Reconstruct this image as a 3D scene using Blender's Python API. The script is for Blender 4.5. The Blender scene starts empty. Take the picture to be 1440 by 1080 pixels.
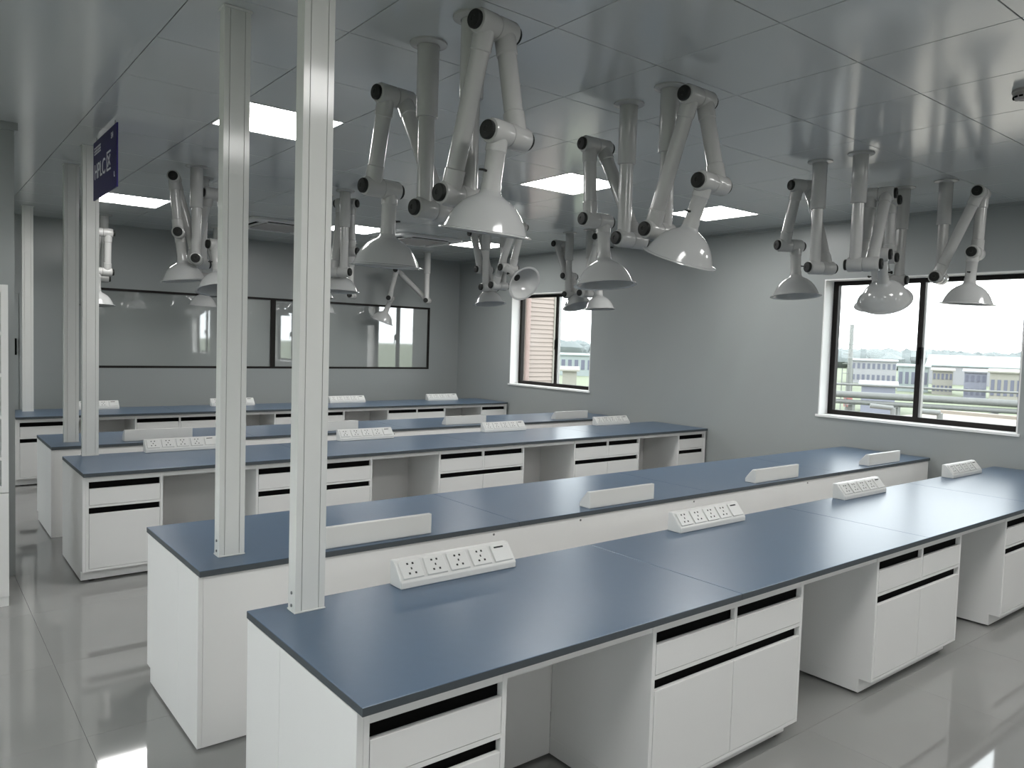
import bpy, bmesh, math, random
from math import sin, cos, radians, pi, tan, atan2
from mathutils import Vector, Matrix, Euler

random.seed(7)
scene = bpy.context.scene
COL = scene.collection

# ------------------------------------------------------------------ camera
F_PX = 1077.62
CAM = Vector((-0.91907, -1.73195, 1.70505))
YAW, PITCH, ROLL = radians(38.5135), radians(3.1331), radians(1.8217)
fwd = Vector((sin(YAW)*cos(PITCH), cos(YAW)*cos(PITCH), -sin(PITCH)))
rt = Vector((cos(YAW), -sin(YAW), 0)); up = rt.cross(fwd)
cr = cos(ROLL)*rt + sin(ROLL)*up
cu = -sin(ROLL)*rt + cos(ROLL)*up
cam_data = bpy.data.cameras.new('camera'); cam = bpy.data.objects.new('camera', cam_data); COL.objects.link(cam)
cam_data.sensor_width = 36; cam_data.lens = F_PX/1440*36; cam_data.clip_start = .05; cam_data.clip_end = 3000
M = Matrix((cr, cu, -fwd)).transposed().to_4x4(); M.translation = CAM
cam.matrix_world = M
scene.camera = cam
def ray(u, v):
    return cr*((u-720)/F_PX) + cu*(-(v-540)/F_PX) + fwd

# ------------------------------------------------------------------ world, exposure
SKY = 4.0
LIGHT = 20.0
w = bpy.data.worlds.new('overcast_sky'); scene.world = w; w.use_nodes = True
bg = w.node_tree.nodes['Background']
bg.inputs['Color'].default_value = (.93, .96, 1, 1); bg.inputs['Strength'].default_value = SKY
vs = scene.view_settings
vs.view_transform = 'Standard'; vs.look = 'None'; vs.gamma = 1; vs.use_curve_mapping = False
vs.exposure = 0.35

# ------------------------------------------------------------------ materials
def mat(name, col, rough=.5, metal=0, spec=.5, var=.0, vscale=4, bump=0, bscale=200, emit=None, coat=0):
    m = bpy.data.materials.new(name); m.use_nodes = True
    nt = m.node_tree; b = nt.nodes['Principled BSDF']
    b.inputs['Base Color'].default_value = (*col, 1); b.inputs['Roughness'].default_value = rough
    b.inputs['Metallic'].default_value = metal; b.inputs['Specular IOR Level'].default_value = spec
    b.inputs['Coat Weight'].default_value = coat; b.inputs['Coat Roughness'].default_value = .05
    tc = nt.nodes.new('ShaderNodeTexCoord')
    nz = nt.nodes.new('ShaderNodeTexNoise'); nz.inputs['Scale'].default_value = vscale; nz.inputs['Detail'].default_value = 3
    nt.links.new(tc.outputs['Object'], nz.inputs['Vector'])
    mx = nt.nodes.new('ShaderNodeMix'); mx.data_type = 'RGBA'
    mx.inputs[6].default_value = (*[c*(1-var) for c in col], 1); mx.inputs[7].default_value = (*[min(1, c*(1+var)) for c in col], 1)
    nt.links.new(nz.outputs['Fac'], mx.inputs[0]); nt.links.new(mx.outputs[2], b.inputs['Base Color'])
    if bump:
        n2 = nt.nodes.new('ShaderNodeTexNoise'); n2.inputs['Scale'].default_value = bscale
        nt.links.new(tc.outputs['Object'], n2.inputs['Vector'])
        bp = nt.nodes.new('ShaderNodeBump'); bp.inputs['Strength'].default_value = bump; bp.inputs['Distance'].default_value = .002
        nt.links.new(n2.outputs['Fac'], bp.inputs['Height']); nt.links.new(bp.outputs['Normal'], b.inputs['Normal'])
    if emit:
        b.inputs['Emission Color'].default_value = (*col, 1); b.inputs['Emission Strength'].default_value = emit
    return m
M_ = {}
M_['wall'] = mat('painted_wall_panel', (.295, .313, .308), .34, var=.03, vscale=1.2)
M_['ceil'] = mat('ceiling_panel_metal', (.51, .53, .53), .15, var=.03, vscale=.8, spec=1.0)
M_['gap'] = mat('dark_joint', (.05, .05, .05), .8)
M_['floor'] = mat('polished_floor_tile', (.27, .27, .262), .045, var=.10, vscale=1.6, spec=1.0)
M_['grout'] = mat('floor_grout', (.09, .09, .09), .8)
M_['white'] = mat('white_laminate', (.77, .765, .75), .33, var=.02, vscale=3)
M_['door'] = mat('white_door_front', (.76, .755, .74), .22, var=.02, vscale=3)
M_['black'] = mat('black_grip_channel', (.004, .004, .004), .9, spec=.08)
M_['top'] = mat('blue_grey_worktop', (.070, .115, .180), .31, var=.06, vscale=30, spec=.62, bump=.05, bscale=600)
M_['column'] = mat('glossy_white_column', (.66, .665, .64), .12, var=.02, spec=.22)
M_['topedge'] = mat('dark_worktop_edge', (.055, .066, .074), .45, var=.1, vscale=40)
M_['socket'] = mat('white_socket_plastic', (.66, .66, .64), .3)
M_['hole'] = mat('socket_hole', (.01, .01, .01), .6)
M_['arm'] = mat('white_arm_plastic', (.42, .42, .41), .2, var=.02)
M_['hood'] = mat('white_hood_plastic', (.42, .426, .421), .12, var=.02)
M_['knob'] = mat('black_knob', (.010, .011, .010), .5, spec=.3)
M_['frame'] = mat('dark_window_frame', (.013, .011, .010), .5, spec=.2)
M_['alu'] = mat('grey_aluminium', (.35, .35, .35), .3, metal=.6)
M_['reveal'] = mat('white_window_reveal', (.80, .80, .79), .4)
M_['sign'] = mat('navy_sign', (.016, .012, .080), .45, spec=.15)
M_['signtext'] = mat('white_lettering', (.75, .75, .8), .5)
M_['acwhite'] = mat('air_conditioner_white', (.62, .62, .61), .4)
M_['detector'] = mat('smoke_detector_plastic', (.34, .32, .31), .4)
M_['light'] = mat('light_diffuser', (1, .99, .97), .5, emit=LIGHT)
M_['steel'] = mat('screw_steel', (.25, .25, .25), .3, metal=1)
# outdoors
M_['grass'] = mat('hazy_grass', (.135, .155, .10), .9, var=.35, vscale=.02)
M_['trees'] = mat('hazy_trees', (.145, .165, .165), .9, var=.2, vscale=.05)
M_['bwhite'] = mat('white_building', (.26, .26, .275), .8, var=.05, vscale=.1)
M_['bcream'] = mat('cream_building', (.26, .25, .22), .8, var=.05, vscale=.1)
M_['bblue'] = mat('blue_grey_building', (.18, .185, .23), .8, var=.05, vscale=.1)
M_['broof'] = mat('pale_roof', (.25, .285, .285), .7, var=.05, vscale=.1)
M_['bwin'] = mat('far_window', (.10, .105, .145), .5)
M_['siding'] = mat('beige_siding', (.30, .25, .222), .7, var=.06, vscale=.5)
M_['pinkwall'] = mat('pink_corner_panel', (.30, .22, .20), .7)
M_['pipe'] = mat('grey_pipe', (.16, .165, .16), .5, var=.1)
M_['roofdeck'] = mat('cream_roof_deck', (.27, .24, .205), .9, var=.12, vscale=.3)
M_['redpaint'] = mat('red_paint', (.30, .12, .115), .6)

def pane_mat(name, refl, tint):
    m = bpy.data.materials.new(name); m.use_nodes = True; nt = m.node_tree
    nt.nodes.remove(nt.nodes['Principled BSDF']); out = nt.nodes['Material Output']
    t = nt.nodes.new('ShaderNodeBsdfTransparent'); t.inputs[0].default_value = (*tint, 1)
    g = nt.nodes.new('ShaderNodeBsdfGlossy'); g.inputs['Roughness'].default_value = .0
    lw = nt.nodes.new('ShaderNodeLayerWeight'); lw.inputs[0].default_value = .5
    pw = nt.nodes.new('ShaderNodeMath'); pw.operation = 'POWER'; pw.inputs[1].default_value = 5
    f = nt.nodes.new('ShaderNodeMath'); f.operation = 'MULTIPLY_ADD'; f.inputs[1].default_value = .6; f.inputs[2].default_value = refl
    nt.links.new(lw.outputs['Facing'], pw.inputs[0]); nt.links.new(pw.outputs[0], f.inputs[0])
    mx = nt.nodes.new('ShaderNodeMixShader')
    nt.links.new(f.outputs[0], mx.inputs[0]); nt.links.new(t.outputs[0], mx.inputs[1]); nt.links.new(g.outputs[0], mx.inputs[2])
    nt.links.new(mx.outputs[0], out.inputs['Surface']); return m
M_['glass'] = pane_mat('clear_glass', .025, (.95, .97, .96))
def mirror_pane(name):
    m = bpy.data.materials.new(name); m.use_nodes = True; nt = m.node_tree; b = nt.nodes['Principled BSDF']
    b.inputs['Base Color'].default_value = (.29, .307, .300, 1); b.inputs['Roughness'].default_value = .025
    b.inputs['IOR'].default_value = 3.2
    nz = nt.nodes.new('ShaderNodeTexNoise'); nz.inputs['Scale'].default_value = 1.0
    bp = nt.nodes.new('ShaderNodeBump'); bp.inputs['Strength'].default_value = .01; bp.inputs['Distance'].default_value = .01
    nt.links.new(nz.outputs['Fac'], bp.inputs['Height']); nt.links.new(bp.outputs['Normal'], b.inputs['Normal'])
    return m
M_['mirror'] = mirror_pane('dark_reflective_glass')

# ------------------------------------------------------------------ mesh helpers
class MB:
    def __init__(s): s.v = []; s.f = []
    def box(s, x0, x1, y0, y1, z0, z1):
        b = len(s.v)
        s.v += [(x0,y0,z0),(x1,y0,z0),(x1,y1,z0),(x0,y1,z0),(x0,y0,z1),(x1,y0,z1),(x1,y1,z1),(x0,y1,z1)]
        s.f += [tuple(b+i for i in q) for q in ((3,2,1,0),(4,5,6,7),(0,1,5,4),(1,2,6,5),(2,3,7,6),(3,0,4,7))]
        return s
    def prism_x(s, prof, x0, x1):            # profile in (y,z), counter-clockwise seen from +x
        b = len(s.v); n = len(prof)
        s.v += [(x0, y, z) for y, z in prof] + [(x1, y, z) for y, z in prof]
        s.f.append(tuple(b+i for i in reversed(range(n)))); s.f.append(tuple(b+n+i for i in range(n)))
        for i in range(n):
            j = (i+1) % n; s.f.append((b+i, b+j, b+n+j, b+n+i))
        return s
    def prism_z(s, prof, z0, z1):
        b = len(s.v); n = len(prof)
        s.v += [(x, y, z0) for x, y in prof] + [(x, y, z1) for x, y in prof]
        s.f.append(tuple(b+i for i in reversed(range(n)))); s.f.append(tuple(b+n+i for i in range(n)))
        for i in range(n):
            j = (i+1) % n; s.f.append((b+i, b+j, b+n+j, b+n+i))
        return s
    def lathe(s, prof, seg=24, close=False, cap=True):   # (r,z) points, round z axis
        b = len(s.v); n = len(prof)
        for r, z in prof:
            for k in range(seg):
                a = 2*pi*k/seg; s.v.append((r*cos(a), r*sin(a), z))
        for i in range(n-1 + (1 if close else 0)):
            j = (i+1) % n
            for k in range(seg):
                l = (k+1) % seg
                s.f.append((b+i*seg+k, b+i*seg+l, b+j*seg+l, b+j*seg+k))
        if cap and not close:
            s.f.append(tuple(b+k for k in reversed(range(seg)))); s.f.append(tuple(b+(n-1)*seg+k for k in range(seg)))
        return s
    def bar(s, p, q, r, seg=12):
        p = Vector(p); q = Vector(q); d = (q-p).normalized()
        a = d.orthogonal().normalized(); c = d.cross(a); b = len(s.v)
        for e in (p, q):
            for k in range(seg):
                t = 2*pi*k/seg; s.v.append(tuple(e + a*r*cos(t) + c*r*sin(t)))
        for k in range(seg):
            l = (k+1) % seg; s.f.append((b+k, b+l, b+seg+l, b+seg+k))
        s.f.append(tuple(b+k for k in reversed(range(seg)))); s.f.append(tuple(b+seg+k for k in range(seg)))
        return s
    def xform(s, m):
        s.v = [tuple(m @ Vector(v)) for v in s.v]; return s
    def mesh(s, name, smooth=False, bevel=0):
        me = bpy.data.meshes.new(name); me.from_pydata(s.v, [], s.f)
        bm = bmesh.new(); bm.from_mesh(me); bmesh.ops.recalc_face_normals(bm, faces=bm.faces)
        if bevel:
            bmesh.ops.bevel(bm, geom=list(bm.edges), offset=bevel, segments=1, affect='EDGES', clamp_overlap=True)
        bm.to_mesh(me); bm.free()
        if smooth:
            me.polygons.foreach_set('use_smooth', [True]*len(me.polygons)); me.set_sharp_from_angle(angle=radians(38))
        return me
def obj(name, me, m=None, parent=None, loc=(0,0,0), rot=(0,0,0)):
    if m is not None and len(me.materials) == 0: me.materials.append(M_[m])
    o = bpy.data.objects.new(name, me); COL.objects.link(o); o.location = loc; o.rotation_euler = rot
    if parent: o.parent = parent
    return o
def empty(name, loc=(0,0,0), rz=0):
    o = bpy.data.objects.new(name, None); COL.objects.link(o); o.location = loc; o.rotation_euler = (0, 0, rz); o.empty_display_size = .1
    return o
def tag(o, label, cat, group=None):
    o['label'] = label; o['category'] = cat
    if group: o['group'] = group
    return o
def struct(o, label=None, cat=None):
    o['kind'] = 'structure'
    if label: o['label'] = label
    if cat: o['category'] = cat
    return o
def part(name, mb, m, parent, bevel=0, smooth=False, loc=(0,0,0), rot=(0,0,0), label=None):
    o = obj(name, mb.mesh(name, smooth, bevel), m, parent, loc, rot)
    if label: o['label'] = label
    return o

ORD = ['', 'first', 'second', 'third', 'fourth', 'fifth']
CEIL = 3.05
XR = 6.62          # inner face of the window wall
YB = 9.28          # inner face of the back wall
XL, YF = -4.2, -8.2

# ------------------------------------------------------------------ setting: floor
FX0, FP, FY0 = -.335 - .8667*3, .8667, .05 - .8667*3
floor = struct(part('floor', MB().box(XL-.2, XR+.2, YF-.2, YB+.2, -.25, -.012), 'grout', None), 'polished grey tiled laboratory floor', 'floor')
nx, ny = 12, 14
rx0, rx1, ry0, ry1 = FX0, XR, FY0, YB
m_ = MB(); m_.box(XL, rx0-.002, YF, YB, -.012, 0); m_.box(rx0, XR, YF, ry0-.002, -.012, 0)
part('plain_floor_area', m_, 'floor', floor)
tile_me = MB().box(.0006, FP-.0006, .0006, FP-.0006, -.011, 0).mesh('floor_tile', bevel=.0004)
for i in range(nx):
    for j in range(ny):
        x = FX0+i*FP; y = FY0+j*FP
        if x > XR-.01 or y > YB-.01: continue
        if x+FP > XR or y+FP > YB:
            me = MB().box(.001, min(FP, XR-x)-.001, .001, min(FP, YB-y)-.001, -.011, 0).mesh('floor_tile')
        else: me = tile_me
        obj('floor_tile', me, 'floor', floor, (x, y, 0))

# ------------------------------------------------------------------ setting: ceiling
TX, TY, TY0 = .64, .662, .14
lights_ij = [(1,4),(5,4),(8,4),(1,10),(5,10),(8,10),(1,-2),(5,-2),(8,-2)]
ceiling = struct(part('ceiling', MB().box(XL-.2, XR+.2, YF-.2, YB+.2, CEIL+.012, CEIL+.25), 'gap', None), 'grey glossy metal tile ceiling', 'ceiling')
jlo = -3; ylo = TY0+jlo*TY
m_ = MB(); m_.box(XL, -.002, YF, YB, CEIL, CEIL+.011); m_.box(0, XR, YF, ylo-.003, CEIL, CEIL+.011)
part('plain_ceiling_area', m_, 'ceil', ceiling)
ct_me = MB().box(.0025, TX-.0025, .0025, TY-.0025, CEIL, CEIL+.011).mesh('ceiling_tile', bevel=.001)
for i in range(11):
    for j in range(jlo, 14):
        if (i, j) in lights_ij: continue
        x = i*TX; y = TY0+j*TY
        if x > XR-.02 or y > YB-.02: continue
        me = ct_me
        if x+TX > XR or y+TY > YB:
            me = MB().box(.0025, min(TX, XR-x)-.0025, .0025, min(TY, YB-y)-.0025, CEIL, CEIL+.011).mesh('ceiling_tile')
        obj('ceiling_tile', me, 'ceil', ceiling, (x, y, 0))

# ceiling light panels
def ceiling_light(x, y, label):
    r = empty('ceiling_light', (x+TX/2, y+TY/2, CEIL)); tag(r, label, 'light', 'square ceiling light panels')
    hx, hy = TX/2-.004, TY/2-.004; t = .012
    m = MB(); m.box(-hx,hx,-hy,-hy+t,-.002,.010); m.box(-hx,hx,hy-t,hy,-.002,.010); m.box(-hx,-hx+t,-hy+t,hy-t,-.002,.010); m.box(hx-t,hx,-hy+t,hy-t,-.002,.010)
    obj('light_frame', m.mesh('light_frame'), 'acwhite', r)
    obj('diffuser', MB().box(-hx+t,hx-t,-hy+t,hy-t,.002,.009).mesh('diffuser'), 'light', r)
rown = {10: 'first', 4: 'second', -2: 'third', -8: 'fourth'}
coln = {8: 'first', 5: 'second', 1: 'third', -4: 'fourth'}
for i, j in lights_ij:
    ceiling_light(i*TX, TY0+j*TY, f'unseen square ceiling light panel, {coln[i]} from window wall, {rown[j]} row from interior window')
for i, j in [(1,-8),(5,-8),(8,-8),(-4,-8),(-4,-2),(-4,4),(-4,10)]:  # out-of-view panels kept for illumination, the last added to brighten beyond the partition
    r = empty('ceiling_light', (i*TX+TX/2, TY0+j*TY+TY/2, CEIL-.012)); tag(r, f'unseen square ceiling light panel, {coln[i]} from window wall, {rown[j]} row from interior window', 'light', 'square ceiling light panels')
    hx = .31
    m = MB(); t = .012
    m.box(-hx,hx,-hx,-hx+t,-.002,.012); m.box(-hx,hx,hx-t,hx,-.002,.012); m.box(-hx,-hx+t,-hx+t,hx-t,-.002,.012); m.box(hx-t,hx,-hx+t,hx-t,-.002,.012)
    obj('light_frame', m.mesh('light_frame'), 'acwhite', r)
    obj('diffuser', MB().box(-hx+t,hx-t,-hx+t,hx-t,.001,.009).mesh('diffuser'), 'light', r)

# ------------------------------------------------------------------ setting: walls
WT = .24
ZS, ZT = 1.045, 2.46
WINS = [(6.0, 7.81), (.705, 2.555), (-6.3, -4.45)]
WINL = [(-7.3, -4.9), (-4.1, -1.7), (-.9, 1.5), (1.9, 4.2), (5.2, 8.6)]  # openings for the added, unseen windows on the left
LZS, LZT = .9, 2.6
def wall_x(x0, x1, openings, ZS=ZS, ZT=ZT):
    m = MB(); y = YF-.2
    for a, b in sorted(openings):
        m.box(x0, x1, y, a, 0, CEIL); m.box(x0, x1, a, b, 0, ZS); m.box(x0, x1, a, b, ZT, CEIL); y = b
    m.box(x0, x1, y, YB+.2, 0, CEIL); return m
struct(part('wall_right', wall_x(XR, XR+WT, WINS), 'wall', None), 'grey wall with dark-framed outside windows', 'wall')
IW = (.86, 6.03, 1.205, 2.235)
m = MB()
m.box(XL, IW[0], YB, YB+.2, 0, CEIL); m.box(IW[1], XR, YB, YB+.2, 0, CEIL); m.box(IW[0], IW[1], YB, YB+.2, 0, IW[2]); m.box(IW[0], IW[1], YB, YB+.2, IW[3], CEIL); m.box(IW[0], IW[1], YB+.08, YB+.2, IW[2], IW[3])
struct(part('wall_back', m, 'wall', None), 'grey back wall holding a wide interior window', 'wall')
struct(part('wall_left', wall_x(XL-WT, XL, WINL, LZS, LZT), 'wall', None), 'grey side wall with added unseen windows opposite the window wall', 'wall')
struct(part('wall_front', MB().box(XL, XR, YF-.2, YF, 0, CEIL), 'wall', None), 'plain grey wall opposite the interior window', 'wall')
struct(part('wall_partition', MB().box(XL, -.33, 4.40, 4.55, 0, CEIL), 'wall', None), 'grey partition wall behind the glass-front cabinet', 'wall')
m = MB(); m.box(XL, -.31, 4.385, 4.40, CEIL-.05, CEIL); m.box(-.33, -.315, 4.40, 4.55, CEIL-.05, CEIL)
struct(part('trim_1', m, 'wall', None), 'slim ceiling trim along the grey partition', 'trim')
m = MB(); m.box(XR-.02, XR, YF, YB, CEIL-.03, CEIL)
struct(part('trim_2', m, 'wall', None), 'slim ceiling trim along the window wall', 'trim')

# windows
def outside_window(n, ya, yb, label, x=XR, rz=0, ZS=ZS, ZT=ZT):
    r = struct(empty(f'window_{n}', (x, (ya+yb)/2, ZS), rz), label, 'window')
    h = (yb-ya)/2; H = ZT-ZS; fx0, fx1 = WT-.075, WT-.015
    m = MB(); t = .012       # white lining of the reveal
    m.box(.0,fx0,-h,-h+t,0,H); m.box(.0,fx0,h-t,h,0,H); m.box(.0,fx0,-h+t,h-t,H-t,H)
    part('reveal_lining', m, 'reveal', r)
    part('window_sill', MB().box(-.02,fx0,-h-.02,h+.02,-.018,.006), 'reveal', r, bevel=.002)
    f = .055; m = MB()
    m.box(fx0,fx1,-h+t,h-t,.0,f); m.box(fx0,fx1,-h+t,h-t,H-f,H-.002); m.box(fx0,fx1,-h+t,-h+t+f,f,H-f); m.box(fx0,fx1,h-t-f,h-t,f,H-f)
    fr = part('window_frame', m, 'frame', r, label='dark bronze window frame')
    part('mullion', MB().box(fx0-.004,fx1,-.012,.032,f,H-f), 'frame', r)
    part('sash_edge', MB().box(fx0+.006,fx1-.01,-.034,-.012,f,H-f), 'alu', r)
    for a, b in ((-h+t+f, -.034), (.032, h-t-f)):
        part('pane', MB().box(fx0+.03, fx0+.035, a, b, f, H-f), 'glass', r)
    hd = MB(); hd.box(fx0-.03,fx0-.004,-.022,.006,H*.44,H*.52); hd.box(fx0-.045,fx0-.03,-.016,.0,H*.40,H*.505)
    part('handle', hd, 'black', r, bevel=.003)
outside_window(1, *WINS[0], 'dark-framed sliding window looking onto the beige siding building')
outside_window(2, *WINS[1], 'dark-framed sliding window looking onto pipes and factory buildings')
outside_window(3, *WINS[2], 'dark-framed sliding window nearest the plain front wall')
for q, (a, b) in enumerate(WINL):  # unseen windows added to light the bench ends from the left
    outside_window(5+q, a, b, f'added unseen side-wall window lighting the bench ends, {ORD[q+1]} from the front wall', XL, pi, LZS, LZT)
r = struct(empty('window_4', (IW[0], YB, IW[2])), 'wide dark-framed interior window with reflective glass', 'window')
W, H = IW[1]-IW[0], IW[3]-IW[2]; f = .03; xm = 3.335-IW[0]
m = MB(); m.box(0,W,-.006,.06,0,f); m.box(0,W,-.006,.06,H-f,H); m.box(0,f,-.006,.06,f,H-f); m.box(W-f,W,-.006,.06,f,H-f)
part('window_frame', m, 'frame', r)
part('mullion', MB().box(xm-.035,xm+.035,-.004,.06,f,H-f), 'frame', r)
for a, b in ((f, xm-.035), (xm+.035, W-f)):
    part('pane', MB().box(a, b, .02, .03, f, H-f), 'mirror', r)
m = MB(); t = .03; m.box(-t,0,-.004,.03,-t,H+t); m.box(W,W+t,-.004,.03,-t,H+t); m.box(0,W,-.004,.03,-t,0); m.box(0,W,-.004,.03,H,H+t)
part('surround', m, 'wall', r)
# door beyond the partition
r = struct(empty('door_1', (-.28, YB, 0)), 'plain grey door in the back wall beyond the partition', 'door')
part('door_leaf', MB().box(-.45,.46,-.012,.0,.01,2.1), 'wall', r, bevel=.002)
m = MB(); m.box(-.50,-.455,-.02,.0,0,2.15); m.box(.465,.505,-.02,.0,0,2.15); m.box(-.455,.465,-.02,.0,2.105,2.15)
part('door_frame', m, 'wall', r)
part('handle', MB().box(.415,.435,-.05,-.012,1.36,1.56), 'black', r, bevel=.004)

# ------------------------------------------------------------------ lab benches
BL, BD, BH = 6.58, .854, .75
XS = [0, .50, 1.16, 2.14, 2.80, 3.78, 4.44, 5.42, 6.08, 6.58]
ROWS = {1: (0.0, False), 2: (1.389, True), 3: (3.918, False), 4: (5.307, True), 5: (7.78, False)}
RW = {1: 'fifth', 2: 'fourth', 3: 'third', 4: 'second', 5: 'first'}
def bench_loc(k):
    y, back = ROWS[k]
    return ((BL, y+BD, 0), pi) if back else ((0, y, 0), 0)
slab_w = BL/4
slab_me = MB().box(.0008, slab_w-.0008, 0, BD, BH-.026, BH).mesh('slab', bevel=.0015)
slab_me.materials.append(M_['top']); slab_me.materials.append(M_['topedge'])
for p_ in slab_me.polygons: p_.material_index = 0 if p_.normal.z > .5 else 1
# cabinets
def cab_meshes(w, double):
    t = .018; y0, y1 = .028, .555; zb = .082; zt = BH-.0265
    b = MB()
    b.box(0,t,y0,y1,zb,zt); b.box(w-t,w,y0,y1,zb,zt); b.box(t,w-t,y0+.03,y1,zb,zb+.018); b.box(t,w-t,y1-.012,y1,zb+.018,zt)
    b.box(t,w-t,y0,y0+.02,.686,zt); b.box(t,w-t,y0,y0+.02,.512,.528); b.box(t,w-t,y0,y0+.02,zb,.098)
    if double: b.box(w/2-.009,w/2+.009,y0,y0+.02,.528,.686)
    d = {'body': b.mesh('body', bevel=.001)}
    d['plinth'] = MB().box(.0, w, y0+.062, y1, .012, zb).mesh('plinth')
    g = .0022
    cols = [(t, w/2-.009), (w/2+.009, w-t)] if double else [(t, w-t)]
    dcols = [(t, w/2), (w/2, w-t)] if double else [(t, w-t)]
    d['drawer'] = [MB().box(a+g, c-g, y0-.001, y0+.018, .528+g, .640).mesh('drawer', bevel=.001) for a, c in cols]
    d['dgrip'] = [MB().box(a+.0005, c-.0005, y0+.024, y0+.06, .628, .6859).mesh('grip_channel') for a, c in cols]
    d['door'] = [MB().box(a+g, c-g, y0-.001, y0+.018, .098+g, .470).mesh('door', bevel=.001) for a, c in dcols]
    d['grip'] = MB().box(t+.0005, w-t-.0005, y0+.024, y0+.06, .455, .5118).mesh('grip_channel')
    return d
foot_me = MB().lathe([(.022,0),(.022,.006),(.012,.009),(.012,.0125)], 14).mesh('levelling_foot', True)
CABS = {False: cab_meshes(.50, False), True: cab_meshes(.98, True)}
CABS['e'] = cab_meshes(.50-.02, False)
def cabinet(parent_loc, rz, x, kind, label):
    d = CABS[kind]
    mtx = Matrix.Translation(parent_loc) @ Matrix.Rotation(rz, 4, 'Z')
    p = mtx @ Vector((x, 0, 0))
    r = empty('base_cabinet', p, rz); tag(r, label, 'cabinet', 'white base cabinets under the worktops')
    obj('body', d['body'], 'white', r); obj('plinth', d['plinth'], 'white', r)
    for me, gm in zip(d['drawer'], d['dgrip']):
        dr = obj('drawer', me, 'door', r); obj('grip_channel', gm, 'black', dr)
    for me in d['door']: obj('door', me, 'door', r)
    obj('grip_channel', d['grip'], 'black', r)
    wd = .98 if kind is True else .48
    for fx in (.05, wd-.05):
        for fy in (.12, .50): obj('levelling_foot', foot_me, 'knob', r, (fx, fy, 0))
    return r
# frame shared meshes (local bench space)
ET = .02
fm = {}
prof = [(.09,.012),(.55,.012),(.55,BH-.0265),(.028,BH-.0265),(.028,.08),(.09,.08)]
fm['end_panel'] = MB().prism_x(prof, 0, ET-.0005).mesh('end_panel', bevel=.0012)
fm['service_end_panel'] = MB().box(0, ET-.0005, .5525, BD-.014, .012, BH-.0265).mesh('service_end_panel', bevel=.0012)
fm['back_panel'] = MB().box(ET, BL-ET, BD-.032, BD-.014, .012, BH-.0265).mesh('back_panel')
knees = [(XS[1], XS[2]), (XS[3], XS[4]), (XS[5], XS[6]), (XS[7], XS[8])]
socket_prof = [(0,0),(.088,0),(.088,.098),(.062,.098),(.0,.026)]
sock_body = MB().prism_x(socket_prof, 0, .56).mesh('body', bevel=.003)
sl = Vector((0, .062, .072)); sl_len = sl.length; sl_a = atan2(.072, .062)
plate_me = MB().box(-.047,.047,.010,.086,0,.007).mesh('socket_plate', bevel=.003)
hm = MB()
for dx in (-.012, .012): hm.box(dx-.004,dx+.004,.066,.074,.0068,.0078)
hm.box(-.003,.003,.045,.054,.0068,.0078); hm.box(-.018,-.010,.026,.034,.0068,.0078); hm.box(.010,.018,.026,.034,.0068,.0078)
hole_me = hm.mesh('pin_holes')
slot_me = MB().box(-.030,.018,.070,.077,.0068,.0078).mesh('data_slot')
COLX0, COLW, COLD = .125, .108, .06
def column_mesh():
    w, d = COLW, COLD; g = .0026; gd = .004
    a, b = .20*w, .80*w
    prof = [(0,0),(a,0),(a,gd),(a+g,gd),(a+g,0),(b-g,0),(b-g,gd),(b,gd),(b,0),(w,0),(w,d),(b,d),(b,d-gd),(b-g,d-gd),(b-g,d),(a+g,d),(a+g,d-gd),(a,d-gd),(a,d),(0,d)]
    return MB().prism_z(prof, 0, CEIL-BH-.001).mesh('column_profile')
col_me = column_mesh()
colbase_me = MB().box(-.003, COLW+.003, -.003, COLD+.003, 0, .006).mesh('base_plate', bevel=.001)
coltop_me = MB().box(-.006, COLW+.006, -.006, COLD+.006, CEIL-BH-.010, CEIL-BH-.0005).mesh('top_plate', bevel=.001)
scr_me = MB().lathe([(.006,0),(.006,.003),(.003,.0045)], 10).mesh('screw', smooth=True)
colY = {1: .735, 2: 1.545, 3: 4.715, 4: 5.55, 5: 8.40}
sockY = {1: .757, 2: 1.425+.088, 3: 4.678, 4: 5.42+.088, 5: 8.40}
cabname = ['single-drawer cabinet beside the service column end', 'two-drawer cabinet, second from the service column end', 'two-drawer cabinet, third from the service column end', 'two-drawer cabinet, fourth from the service column end', 'single-drawer cabinet at the window wall end']
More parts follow.
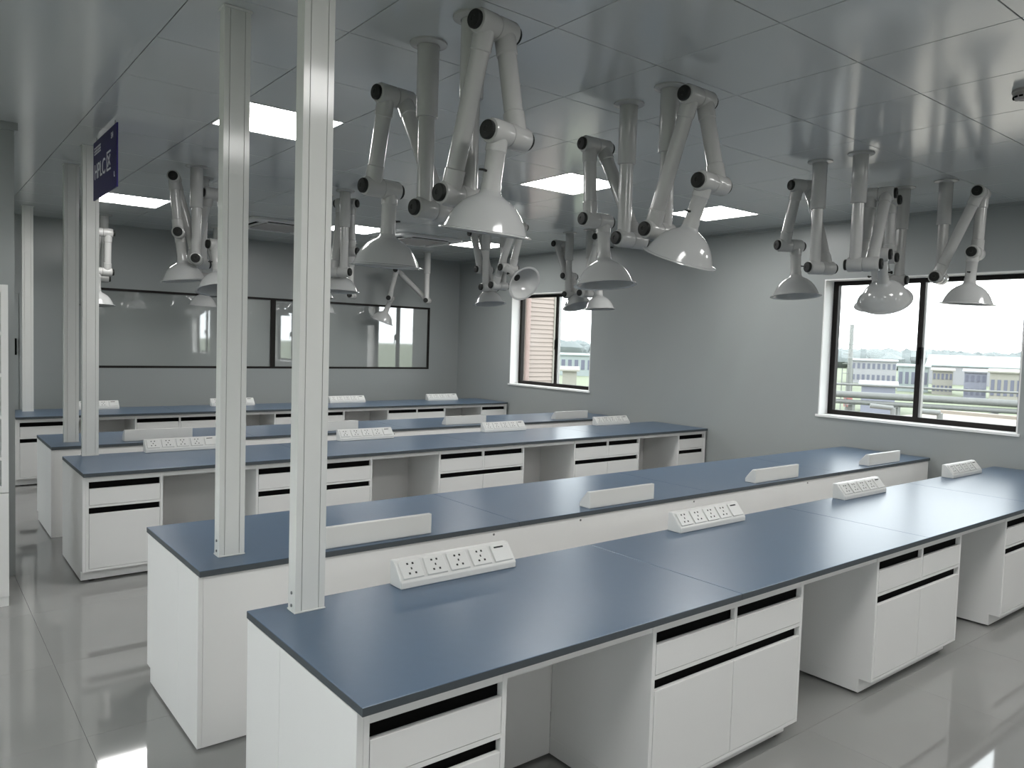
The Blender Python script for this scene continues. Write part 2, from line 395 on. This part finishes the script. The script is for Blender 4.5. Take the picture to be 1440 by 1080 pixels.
for k in (1, 2, 3, 4, 5):
    loc, rz = bench_loc(k); back = ROWS[k][1]
    r = empty('worktop', loc, rz); tag(r, f'long blue-grey worktop, {RW[k]} from the interior window', 'worktop', 'long blue-grey worktops')
    for i in range(4): obj('slab', slab_me, 'top', r, (i*slab_w, 0, 0))
    r = empty('service_panel', loc, rz); tag(r, f'long white panel run closing the rear of the {RW[k]} bench from the interior window', 'bench panel', 'white rear panel runs of the benches')
    for x in (0, BL-ET+.0005):
        obj('service_end_panel', fm['service_end_panel'], 'white', r, (x, 0, 0))
        if back: obj('end_panel', fm['end_panel'], 'white', r, (x, 0, 0))
    obj('back_panel', fm['back_panel'], 'white', r)
    if back:
        for sx in (BL-1.486, BL-2.108, BL-3.13, BL-4.5):
            obj('screw_cap', scr_me, 'hole', r, (sx, BD-.0142, .70), (-pi/2, 0, 0))
    for fx in (.03, 1.66, 3.29, 4.92, BL-.03):
        for fy in ((.15, .70) if back else (.70,)): obj('levelling_foot', foot_me, 'knob', r, (fx, fy, 0))
    for a, b in knees:
        part('knee_panel', MB().box(a, b, .556, .572, .012, BH-.0265), 'white', r)
    if not back:
        for i, (a, b) in enumerate([(XS[0], XS[1]), (XS[2], XS[3]), (XS[4], XS[5]), (XS[6], XS[7]), (XS[8], XS[9])]):
            kind = 'e' if i in (0, 4) else True
            x = a+(ET if i == 0 else 0)
            c = cabinet(loc, rz, x, kind, f'white {cabname[i]}, {RW[k]} bench from interior window')
            if i == 0: obj('end_panel', fm['end_panel'], 'white', c, (-ET, 0, 0))
            if i == 4: obj('end_panel', fm['end_panel'], 'white', c, (XS[9]-XS[8]-ET+.0005, 0, 0))
            if i < 4: part('apron_rail', MB().box(b-x+.0005, XS[2*i+2]-x-.0005, .034, .052, BH-.062, BH-.0265), 'white', c)
    # socket strips
    for i in range(4):
        x0 = .555+1.645*i
        if back: sl_loc, sl_rz = (x0+.56, sockY[k], BH), pi
        else: sl_loc, sl_rz = (x0, sockY[k], BH), 0
        s = empty('socket_strip', sl_loc, sl_rz)
        tag(s, f'white sloped socket strip, {ORD[i+1]} from service column, on {RW[k]} worktop from interior window', 'socket strip', 'white socket strips on the worktops')
        obj('body', sock_body, 'socket', s)
        for q in range(5):
            p = obj('socket_plate', plate_me, 'socket', s, (.06+.11*q, 0, .026), (sl_a, 0, 0))
            if q < 4: obj('pin_holes', hole_me, 'hole', p)
            else: obj('data_slot', slot_me, 'hole', p)
    # service column
    c = empty('service_column', (COLX0, colY[k], BH)); tag(c, f'tall white service column standing on the {RW[k]} worktop from interior window', 'column', 'white service columns at the bench ends')
    obj('column_profile', col_me, 'column', c)
    obj('base_plate', colbase_me, 'column', c); obj('top_plate', coltop_me, 'column', c)
    for z in (.022, .066): obj('screw', scr_me, 'steel', c, (0, .03, z), (0, -pi/2, 0))

# ------------------------------------------------------------------ fume extraction arms
L1, L2, OFF, KN, Z0, LN = .667, .443, .102, .058, 2.304, .385
am = {}
am['ceiling_flange'] = MB().lathe([(.052,0),(.085,0),(.085,-.008),(.062,-.016),(.052,-.016)], 28, close=True).mesh('ceiling_flange', True)
am['ceiling_sleeve'] = MB().lathe([(.050,-.001),(.050,-.33),(.047,-.335)], 24).mesh('ceiling_sleeve', True)
am['drop_tube'] = MB().lathe([(.038,-.335),(.038,-(CEIL-Z0)+.015)], 24).mesh('drop_tube', True)
hub = MB().lathe([(.030,-.053),(.045,-.048),(.049,-.040),(.049,.040),(.046,.050)], 24).xform(Matrix.Rotation(pi/2, 4, 'Y'))
am['joint_hub'] = hub.mesh('joint_hub', True)       # axis along local x, outer end at -x
kn = MB().lathe([(.036,0),(.037,.004),(.037,.014),(.033,.019),(.012,.020),(.010,.017)], 20).xform(Matrix.Rotation(-pi/2, 4, 'Y'))
am['knob'] = kn.mesh('knob', True)
def tube_mesh(name, L):
    return MB().lathe([(.040,0),(.043,.03),(.043,.10),(.0385,.105),(.0385,L-.105),(.043,L-.10),(.043,L-.03),(.040,L)], 24).mesh(name, True)
am['lower_arm'] = tube_mesh('lower_arm', L1); am['upper_arm'] = tube_mesh('upper_arm', L2)
am['hood_neck'] = MB().lathe([(.042,0),(.042,-.07),(.038,-.075),(.037,-.19),(.040,-.20),(.040,-.235)], 24).mesh('hood_neck', True)
# bell hood, double walled, rim at z=0
outer = [(.040,.165),(.046,.150),(.062,.140),(.085,.128),(.110,.108),(.133,.080),(.150,.050),(.162,.022),(.168,.008),(.186,.004),(.188,.0)]
inner = [(.184,-.001),(.166,.003),(.158,.020),(.146,.047),(.129,.076),(.107,.103),(.082,.122),(.058,.133),(.036,.140)]
am['hood'] = MB().lathe(outer+inner, 40, cap=False).mesh('hood', True)
am['duct_mouth'] = MB().lathe([(.036,.139),(.036,.143)], 20).mesh('duct_mouth', True)
dk = MB().bar((0,0,0), (-.052,0,0), .005, 8); dk.box(-.066,-.052,-.011,.011,-.004,.004)
am['damper_lever'] = dk.mesh('damper_lever')
POSES = {  # row, column: pattern, azimuth, lower tilt, upper tilt, dx, dy, hood tilt
 (1,1):('A',7.6,-16.2,-11.4,-.011,.038,9),(1,2):('A',.8,-19.1,-13.7,-.042,.036,21),
 (1,3):('C',-73.8,36.4,-9.4,.012,.02,38),(1,4):('A',7.8,-22.1,1.6,-.036,-.021,3),
 (2,1):('C',5.6,29.2,13.1,.001,.044,3),(2,2):('C',-3.7,29.3,-3.8,.007,.013,-6),(2,3):('C',-23.1,21.4,17.6,.036,-.032,-5),(2,4):('C',98.9,26.4,-1.7,.008,-.042,-24),
 (3,1):('C',70,15,-5,0,0,-6),(3,2):('A',-50.4,11.9,2.8,.039,.018,-3),(3,3):('A',0,-26,18,0,0,-62),(3,4):('A',5,-18,-5,0,0,-3),
 (4,1):('C',-173.3,34,14,.18,.08,14),(4,2):('C',5,25,5,0,0,0),(4,3):('C',0,22,-20,.03,0,-8),(4,4):('C',0,20,-25,0,0,-18),
 (5,1):('C',174.5,42.8,-9,-.015,.01,4),(5,2):('C',20,30,5,0,0,5),(5,3):('C',45,30,10,0,0,6),(5,4):('C',45,47,13,0,0,22)}
AX = {1: .965, 2: 2.25, 3: 4.14, 4: 5.42}; AY = {1: .92, 2: 1.28, 3: 4.84, 4: 5.20, 5: 8.42}
for (rw, cl), (pat, ph, t1, t2, dx, dy, tau) in POSES.items():
    r = empty('extraction_arm', (AX[cl]+dx, AY[rw]+dy, CEIL), radians(ph))
    tag(r, f'white jointed extraction arm, {ORD[cl]} from service columns, {RW[rw]} row from interior window', 'extraction arm', 'jointed extraction arms hanging from the ceiling')
    s = 1 if pat == 'C' else -1
    t1, t2, tau = radians(t1), radians(t2), radians(tau)
    z0 = Z0-CEIL
    J0 = Vector((0, 0, z0)); J1 = J0+L1*Vector((0, sin(t1), cos(t1))); J2 = J1+L2*Vector((0, sin(t2), -cos(t2)))
    o1 = Vector((s*OFF, 0, 0))
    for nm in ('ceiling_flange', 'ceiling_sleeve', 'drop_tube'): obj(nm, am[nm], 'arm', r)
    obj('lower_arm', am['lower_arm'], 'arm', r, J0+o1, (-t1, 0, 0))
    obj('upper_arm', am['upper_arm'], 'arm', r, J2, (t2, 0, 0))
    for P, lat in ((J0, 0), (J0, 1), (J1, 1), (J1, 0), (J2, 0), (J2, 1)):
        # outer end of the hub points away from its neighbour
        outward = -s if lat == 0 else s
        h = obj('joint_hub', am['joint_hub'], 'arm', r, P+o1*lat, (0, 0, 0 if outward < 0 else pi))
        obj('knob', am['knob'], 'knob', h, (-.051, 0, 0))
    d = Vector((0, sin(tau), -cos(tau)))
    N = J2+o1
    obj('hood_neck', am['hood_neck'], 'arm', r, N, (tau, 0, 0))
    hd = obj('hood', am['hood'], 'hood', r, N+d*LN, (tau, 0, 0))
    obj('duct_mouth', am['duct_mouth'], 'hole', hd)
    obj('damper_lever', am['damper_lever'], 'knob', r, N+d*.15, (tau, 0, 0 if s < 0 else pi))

# ------------------------------------------------------------------ hanging sign
sg = empty('hanging_sign', (.165, 4.12, 2.617)); tag(sg, 'navy blue hanging sign lettered HPLC beside a service column', 'sign')
SW, SH = .76, .405
part('panel', MB().box(-.008,.002,-SW/2,SW/2,0,SH), 'sign', sg, bevel=.001)
for y in (-.3, .3): part('hanger', MB().bar((0,y,SH),(0,y,CEIL-2.617),.003,8), 'steel', sg)
dg = bpy.context.evaluated_depsgraph_get()
def sign_text(txt, size, y, z, sx=.8):
    cu_ = bpy.data.curves.new('lettering', 'FONT'); cu_.body = txt; cu_.size = size; cu_.extrude = .0008; cu_.align_x = 'LEFT'
    o = bpy.data.objects.new('tmp_lettering', cu_); COL.objects.link(o)
    bpy.context.view_layer.update()
    me = bpy.data.meshes.new_from_object(o.evaluated_get(bpy.context.evaluated_depsgraph_get())); bpy.data.objects.remove(o)
    me.name = 'lettering'; me.materials.clear()
    # text x runs towards -y of the sign (read from the -x side), text y runs up
    me.transform(Matrix(((0,0,-1,-.0088),(-sx,0,0,y),(0,1,0,z),(0,0,0,1))))
    obj('lettering', me, 'signtext', sg)
sign_text('HPLC', .150, .335, .140, 1.02)
def strokes(name, segs, y, z, s):
    m = MB()
    for (x0, y0, x1, y1, wd) in segs:
        a = Vector((-.0088, y-x0*s, z+y0*s)); b = Vector((-.0088, y-x1*s, z+y1*s)); dd = (b-a).normalized(); n = Vector((1,0,0)).cross(dd)*wd*s/2
        q = len(m.v)
        for px in (-.0012, .0010):
            for c in (a+n, a-n, b-n, b+n): m.v.append((c.x+px, c.y, c.z))
        m.f += [(q,q+1,q+2,q+3),(q+4,q+5,q+6,q+7),(q,q+1,q+5,q+4),(q+1,q+2,q+6,q+5),(q+2,q+3,q+7,q+6),(q+3,q,q+4,q+7)]
    part(name, m, 'signtext', sg)
# the character after HPLC: open box with a crossed stroke
strokes('lettering', [(0,1,1,1,.1),(.05,1,.05,0,.1),(.0,.03,1.02,.03,.1),(.28,.22,.85,.82,.09),(.28,.80,.88,.24,.09)], -.085, .140, .118)
sign_text('S14', .055, -.215, .330, .8)
small = []
for q in range(5):
    a = q*.9
    small += [(a,0,a+.7,0,.13),(a,.4,a+.7,.4,.13),(a,.85,a+.7,.85,.13),(a+.35,0,a+.35,.95,.13)]
strokes('lettering', small, .335, .315, .05)
strokes('lettering', [(0,0,0,1,.35),(.0,.0,.5,.0,.3)], -.315, .075, .03)

# ------------------------------------------------------------------ ceiling air conditioners, smoke detector
def air_conditioner(x, y, label):
    S = .95; r = empty('air_conditioner', (x, y, CEIL)); tag(r, label, 'air conditioner', 'square ceiling air conditioners')
    def rr(h, rad, n=5):
        out = []
        for cx, cy, a0 in ((h-rad,h-rad,0),(-h+rad,h-rad,90),(-h+rad,-h+rad,180),(h-rad,-h+rad,270)):
            for q in range(n+1):
                a = radians(a0+90*q/n); out.append((cx+rad*cos(a), cy+rad*sin(a)))
        return out
    part('panel', MB().prism_z(rr(S/2, .1), -.035, -.0005), 'acwhite', r, bevel=.004)
    part('grille', MB().prism_z(rr(.27, .03), -.045, -.0355), 'detector', r, bevel=.002)
    for a in range(4):
        me = MB().box(-.27,.27,.345,.385,-.038,-.0352)
        o = part('air_slot', me, 'black', r, rot=(0,0,a*pi/2))
        part('louvre', MB().box(-.27,.27,.318,.345,-.052,-.0365), 'acwhite', o)
air_conditioner(2.70, 7.50, 'square white ceiling air conditioner farther from the window wall')
air_conditioner(4.50, 7.25, 'square white ceiling air conditioner nearer the window wall')
r = empty('smoke_detector', (3.50, -.235, CEIL)); tag(r, 'round smoke detector on the ceiling near the pipe-view window', 'smoke detector')
part('base', MB().lathe([(.055,-.0005),(.058,-.012),(.056,-.016)], 28), 'detector', r, smooth=True)
part('sensor_head', MB().lathe([(.050,-.016),(.052,-.030),(.040,-.045),(.022,-.050),(.02,-.049)], 28), 'detector', r, smooth=True)
m = MB()
for q in range(12):
    a = 2*pi*q/12; m.box(.046,.0515,-.008,.008,-.042,-.034); nn = m.v[-8:]; m.v[-8:] = [tuple(Matrix.Rotation(a,3,'Z') @ Vector(v)) for v in nn]
part('vent_slots', m, 'black', r)

# ------------------------------------------------------------------ glass-front cabinet by the partition
g = empty('glass_cabinet', (-.426, 3.745, 0)); tag(g, 'tall white glass-front cabinet against the grey partition', 'cabinet')
gw, gh, gd = .90, 1.95, .42
m = MB(); t = .02
m.box(-gw,-gw+t,.02,gd,0,gh); m.box(-t,0,.02,gd,0,gh); m.box(-gw+t,-t,.02,gd,gh-t,gh); m.box(-gw+t,-t,.02,gd,0,.06); m.box(-gw+t,-t,gd-.01,gd,.06,gh-t)
part('body', m, 'white', g, bevel=.001)
for a, b in ((-gw, -gw/2-.002), (-gw/2+.002, 0)):
    m = MB(); fw = .036
    m.box(a,a+fw,0,.02,.70,gh); m.box(b-fw,b,0,.02,.70,gh); m.box(a+fw,b-fw,0,.02,gh-.045,gh); m.box(a+fw,b-fw,0,.02,.70,.74)
    for z in (.906, 1.157, 1.41, 1.66): m.box(a+fw,b-fw,0,.02,z-.011,z+.011)
    d = part('glass_door', m, 'white', g, bevel=.001)
    for z0_, z1_ in ((.74,.895),(.917,1.146),(1.168,1.399),(1.421,1.649),(1.671,gh-.045)):
        part('pane', MB().box(a+fw,b-fw,.008,.012,z0_,z1_), 'glass', d)
    part('lower_door', MB().box(a,b,0,.02,.06,.695), 'white', g, bevel=.001)
for z in (.70, 1.157, 1.66): part('shelf', MB().box(-gw+t,-t,.03,gd-.012,z-.009,z+.009), 'white', g)
part('plinth', MB().box(-gw+.001,-.001,.005,.0195,0,.058), 'white', g)

# ------------------------------------------------------------------ outdoors
GZ = -9.0
def hdist(u, v, dist):
    d = ray(u, v); d = d/math.hypot(d.x, d.y); return CAM+d*dist
def ground_at(u, dist):
    p = hdist(u, 500, dist); return Vector((p.x, p.y, GZ))
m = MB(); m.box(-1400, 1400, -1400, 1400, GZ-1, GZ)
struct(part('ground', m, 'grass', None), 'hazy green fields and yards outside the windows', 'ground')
def z_at(u, v, dist): return hdist(u, v, dist).z
def building(name, u0, u1, vt, dist, wallm, roofm, label, cat='building', depth=14, rows=0, cols=0, eave=.5):
    a, b = ground_at(u0, dist), ground_at(u1, dist)
    c = (a+b)/2; ex = (b-a); Wd = ex.length; rz = atan2(ex.y, ex.x)
    h = z_at((u0+u1)/2, vt, dist)-GZ
    r = empty(name, c, rz); tag(r, label, cat)
    part('walls', MB().box(-Wd/2,Wd/2,0,depth,0,h), wallm, r)
    part('roof', MB().prism_x([(-.6,h),(depth+.6,h),(depth+.6,h+.3),(depth/2,h+.3+eave),(-.6,h+.3)], -Wd/2-.5, Wd/2+.5), roofm, r)
    if rows:
        ww = Wd/cols
        me = MB().box(-ww*.28, ww*.28, -.12, .02, -h/rows*.24, h/rows*.24).mesh('window')
        for i in range(cols):
            for j in range(rows):
                obj('window', me, 'bwin', r, (-Wd/2+(i+.5)*ww, 0, (j+.55)*h/rows))
building('factory_building', 1198, 1262, 508, 300, 'bwhite', 'bwhite', 'white two-storey factory with rows of dark windows', rows=2, cols=9)
building('factory_shed', 1264, 1308, 516, 250, 'broof', 'broof', 'pale greenish shed beside the white factory', rows=1, cols=5)
building('long_shed', 1304, 1460, 517, 330, 'bwhite', 'broof', 'very long shed with a pale blue-green roof', depth=40, eave=4)
building('cream_house', 1313, 1342, 522, 240, 'bcream', 'bcream', 'cream two-storey house before the long shed', rows=2, cols=5)
building('blue_house', 1358, 1390, 524, 225, 'bblue', 'bwhite', 'blue-grey house beside the cream house', rows=2, cols=4)
building('cream_hall', 1394, 1450, 525, 200, 'bcream', 'bcream', 'wide cream hall before the long shed', rows=1, cols=6, depth=20)
building('distant_block', 1356, 1402, 508, 520, 'bwhite', 'bwhite', 'pale distant block in front of the tree line', depth=20)
building('yard_shed', 1214, 1262, 543, 150, 'bblue', 'bwhite', 'low grey flat-roofed yard shed before the white factory', depth=10)
building('green_roof_hall', 788, 834, 500, 260, 'broof', 'broof', 'pale green hall seen past the beige siding building', rows=1, cols=5)
building('cream_shed', 792, 812, 522, 140, 'bcream', 'bcream', 'small cream shed seen past the beige siding building', depth=8)
# tree line (uncountable)
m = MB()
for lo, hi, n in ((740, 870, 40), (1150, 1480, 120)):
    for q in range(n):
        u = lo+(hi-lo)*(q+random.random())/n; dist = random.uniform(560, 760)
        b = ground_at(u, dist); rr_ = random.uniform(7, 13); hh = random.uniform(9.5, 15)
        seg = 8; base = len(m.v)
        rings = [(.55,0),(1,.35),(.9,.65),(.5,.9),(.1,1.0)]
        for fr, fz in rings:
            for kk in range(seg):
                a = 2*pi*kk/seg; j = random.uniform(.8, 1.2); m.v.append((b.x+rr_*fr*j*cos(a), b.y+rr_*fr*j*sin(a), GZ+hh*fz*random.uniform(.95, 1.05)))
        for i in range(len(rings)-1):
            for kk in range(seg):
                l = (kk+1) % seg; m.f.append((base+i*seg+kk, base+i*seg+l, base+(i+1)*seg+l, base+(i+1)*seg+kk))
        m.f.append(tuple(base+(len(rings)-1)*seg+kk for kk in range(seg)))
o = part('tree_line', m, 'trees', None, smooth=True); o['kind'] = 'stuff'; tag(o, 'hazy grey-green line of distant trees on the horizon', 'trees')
# beige siding building close to window 1
r = empty('siding_building', (12.0, 20.0, GZ)); tag(r, 'beige building with horizontal siding close outside the window', 'building')
part('walls', MB().box(-4, 6.45, .06, 14, 0, 24), 'siding', r)
bd_me = MB().prism_x([(0,0),(.05,0),(.05,.16),(.032,.16)], -4, 6.3).mesh('siding_board')
for q in range(112): obj('siding_board', bd_me, 'siding', r, (0, 0, 4.5+q*.16))
part('corner_trim', MB().box(6.3,6.47,-.02,.2,0,24), 'bcream', r)
part('downpipe', MB().bar((4.95,-.12,0),(4.95,-.12,24),.09,10), 'pinkwall', r)
# pipe rack and neighbouring roof outside window 2
p0 = hdist(1120, 560, 42); p1 = hdist(1520, 579, 42)
for q, (dz, rad, lab) in enumerate(((.0, .17, 'thick grey insulated pipe'), (-.36, .12, 'slim grey pipe under the thick pipe'), (.5, .06, 'thin grey conduit above the thick pipe'))):
    zz = z_at(1300, 560, 42)+dz
    o = part('overhead_pipe', MB().bar((p0.x, p0.y, zz), (p1.x, p1.y, zz), rad, 12), 'pipe', None, smooth=True)
    tag(o, lab+' running past the window', 'pipe', 'pipes on the outdoor rack')
ex = (p1-p0); ex.z = 0
rk = empty('pipe_rack', (p0.x, p0.y, GZ)); tag(rk, 'grey steel trestles carrying the outdoor pipes', 'pipe rack')
for q in (.05, .22, .39, .56, .73, .9):
    c = ex*q; zt = z_at(1300, 560, 42)-GZ-.5
    part('trestle_post', MB().box(c.x-.12,c.x+.12,c.y-.12,c.y+.12,0,zt), 'pipe', rk)
    part('crossbeam', MB().box(c.x-.6,c.x+.6,c.y-.1,c.y+.1,zt,zt+.02), 'pipe', rk)
rd = empty('neighbour_roof', (XR+2.2, -30, -.95)); tag(rd, 'cream flat roof just below the pipe-view window', 'roof')
part('roof_deck', MB().box(0,24,0,42,0,.3), 'roofdeck', rd)
part('parapet', MB().box(23.6,24,0,42,.3,.42), 'roofdeck', rd)
def vent(u, v, dist, label):
    b = hdist(u, v, dist); zr = -.65
    r = empty('roof_vent', (b.x, b.y, zr)); tag(r, label, 'vent', 'vent pipes on the neighbouring roof')
    hgt = max(.3, b.z-zr)
    part('riser', MB().bar((0,0,0),(0,0,hgt),.055,12), 'pipe', r, smooth=True)
    e = MB(); e.bar((0,0,hgt),(-.25,.4,hgt+.03),.055,12); part('elbow', e, 'pipe', r, smooth=True)
vent(1322, 581, 17, 'grey elbow vent pipe on the cream roof left of the trestle')
vent(1256, 574, 19, 'short grey vent pipe on the cream roof near the red-banded mast')
r = empty('lattice_mast', ground_at(1196, 70)); tag(r, 'tall thin grey mast with a red band outside the window', 'mast')
top = z_at(1197, 456, 70)-GZ
part('shaft', MB().lathe([(.22,0),(.17,top)], 12), 'pipe', r, smooth=True)
zb = z_at(1199, 562, 70)-GZ
part('red_band', MB().lathe([(.34,zb-.6),(.34,zb+.6)], 12), 'redpaint', r, smooth=True)
m = MB()
for sx in (-1.2, -.4, .5):
    m.bar((sx,0,0),(sx,0,top*.72),.045,6)
for q in range(14):
    m.bar((-1.2,0,1+q*.8),(.5,0,1+q*.8),.03,6)
part('scaffold', m, 'pipe', r)
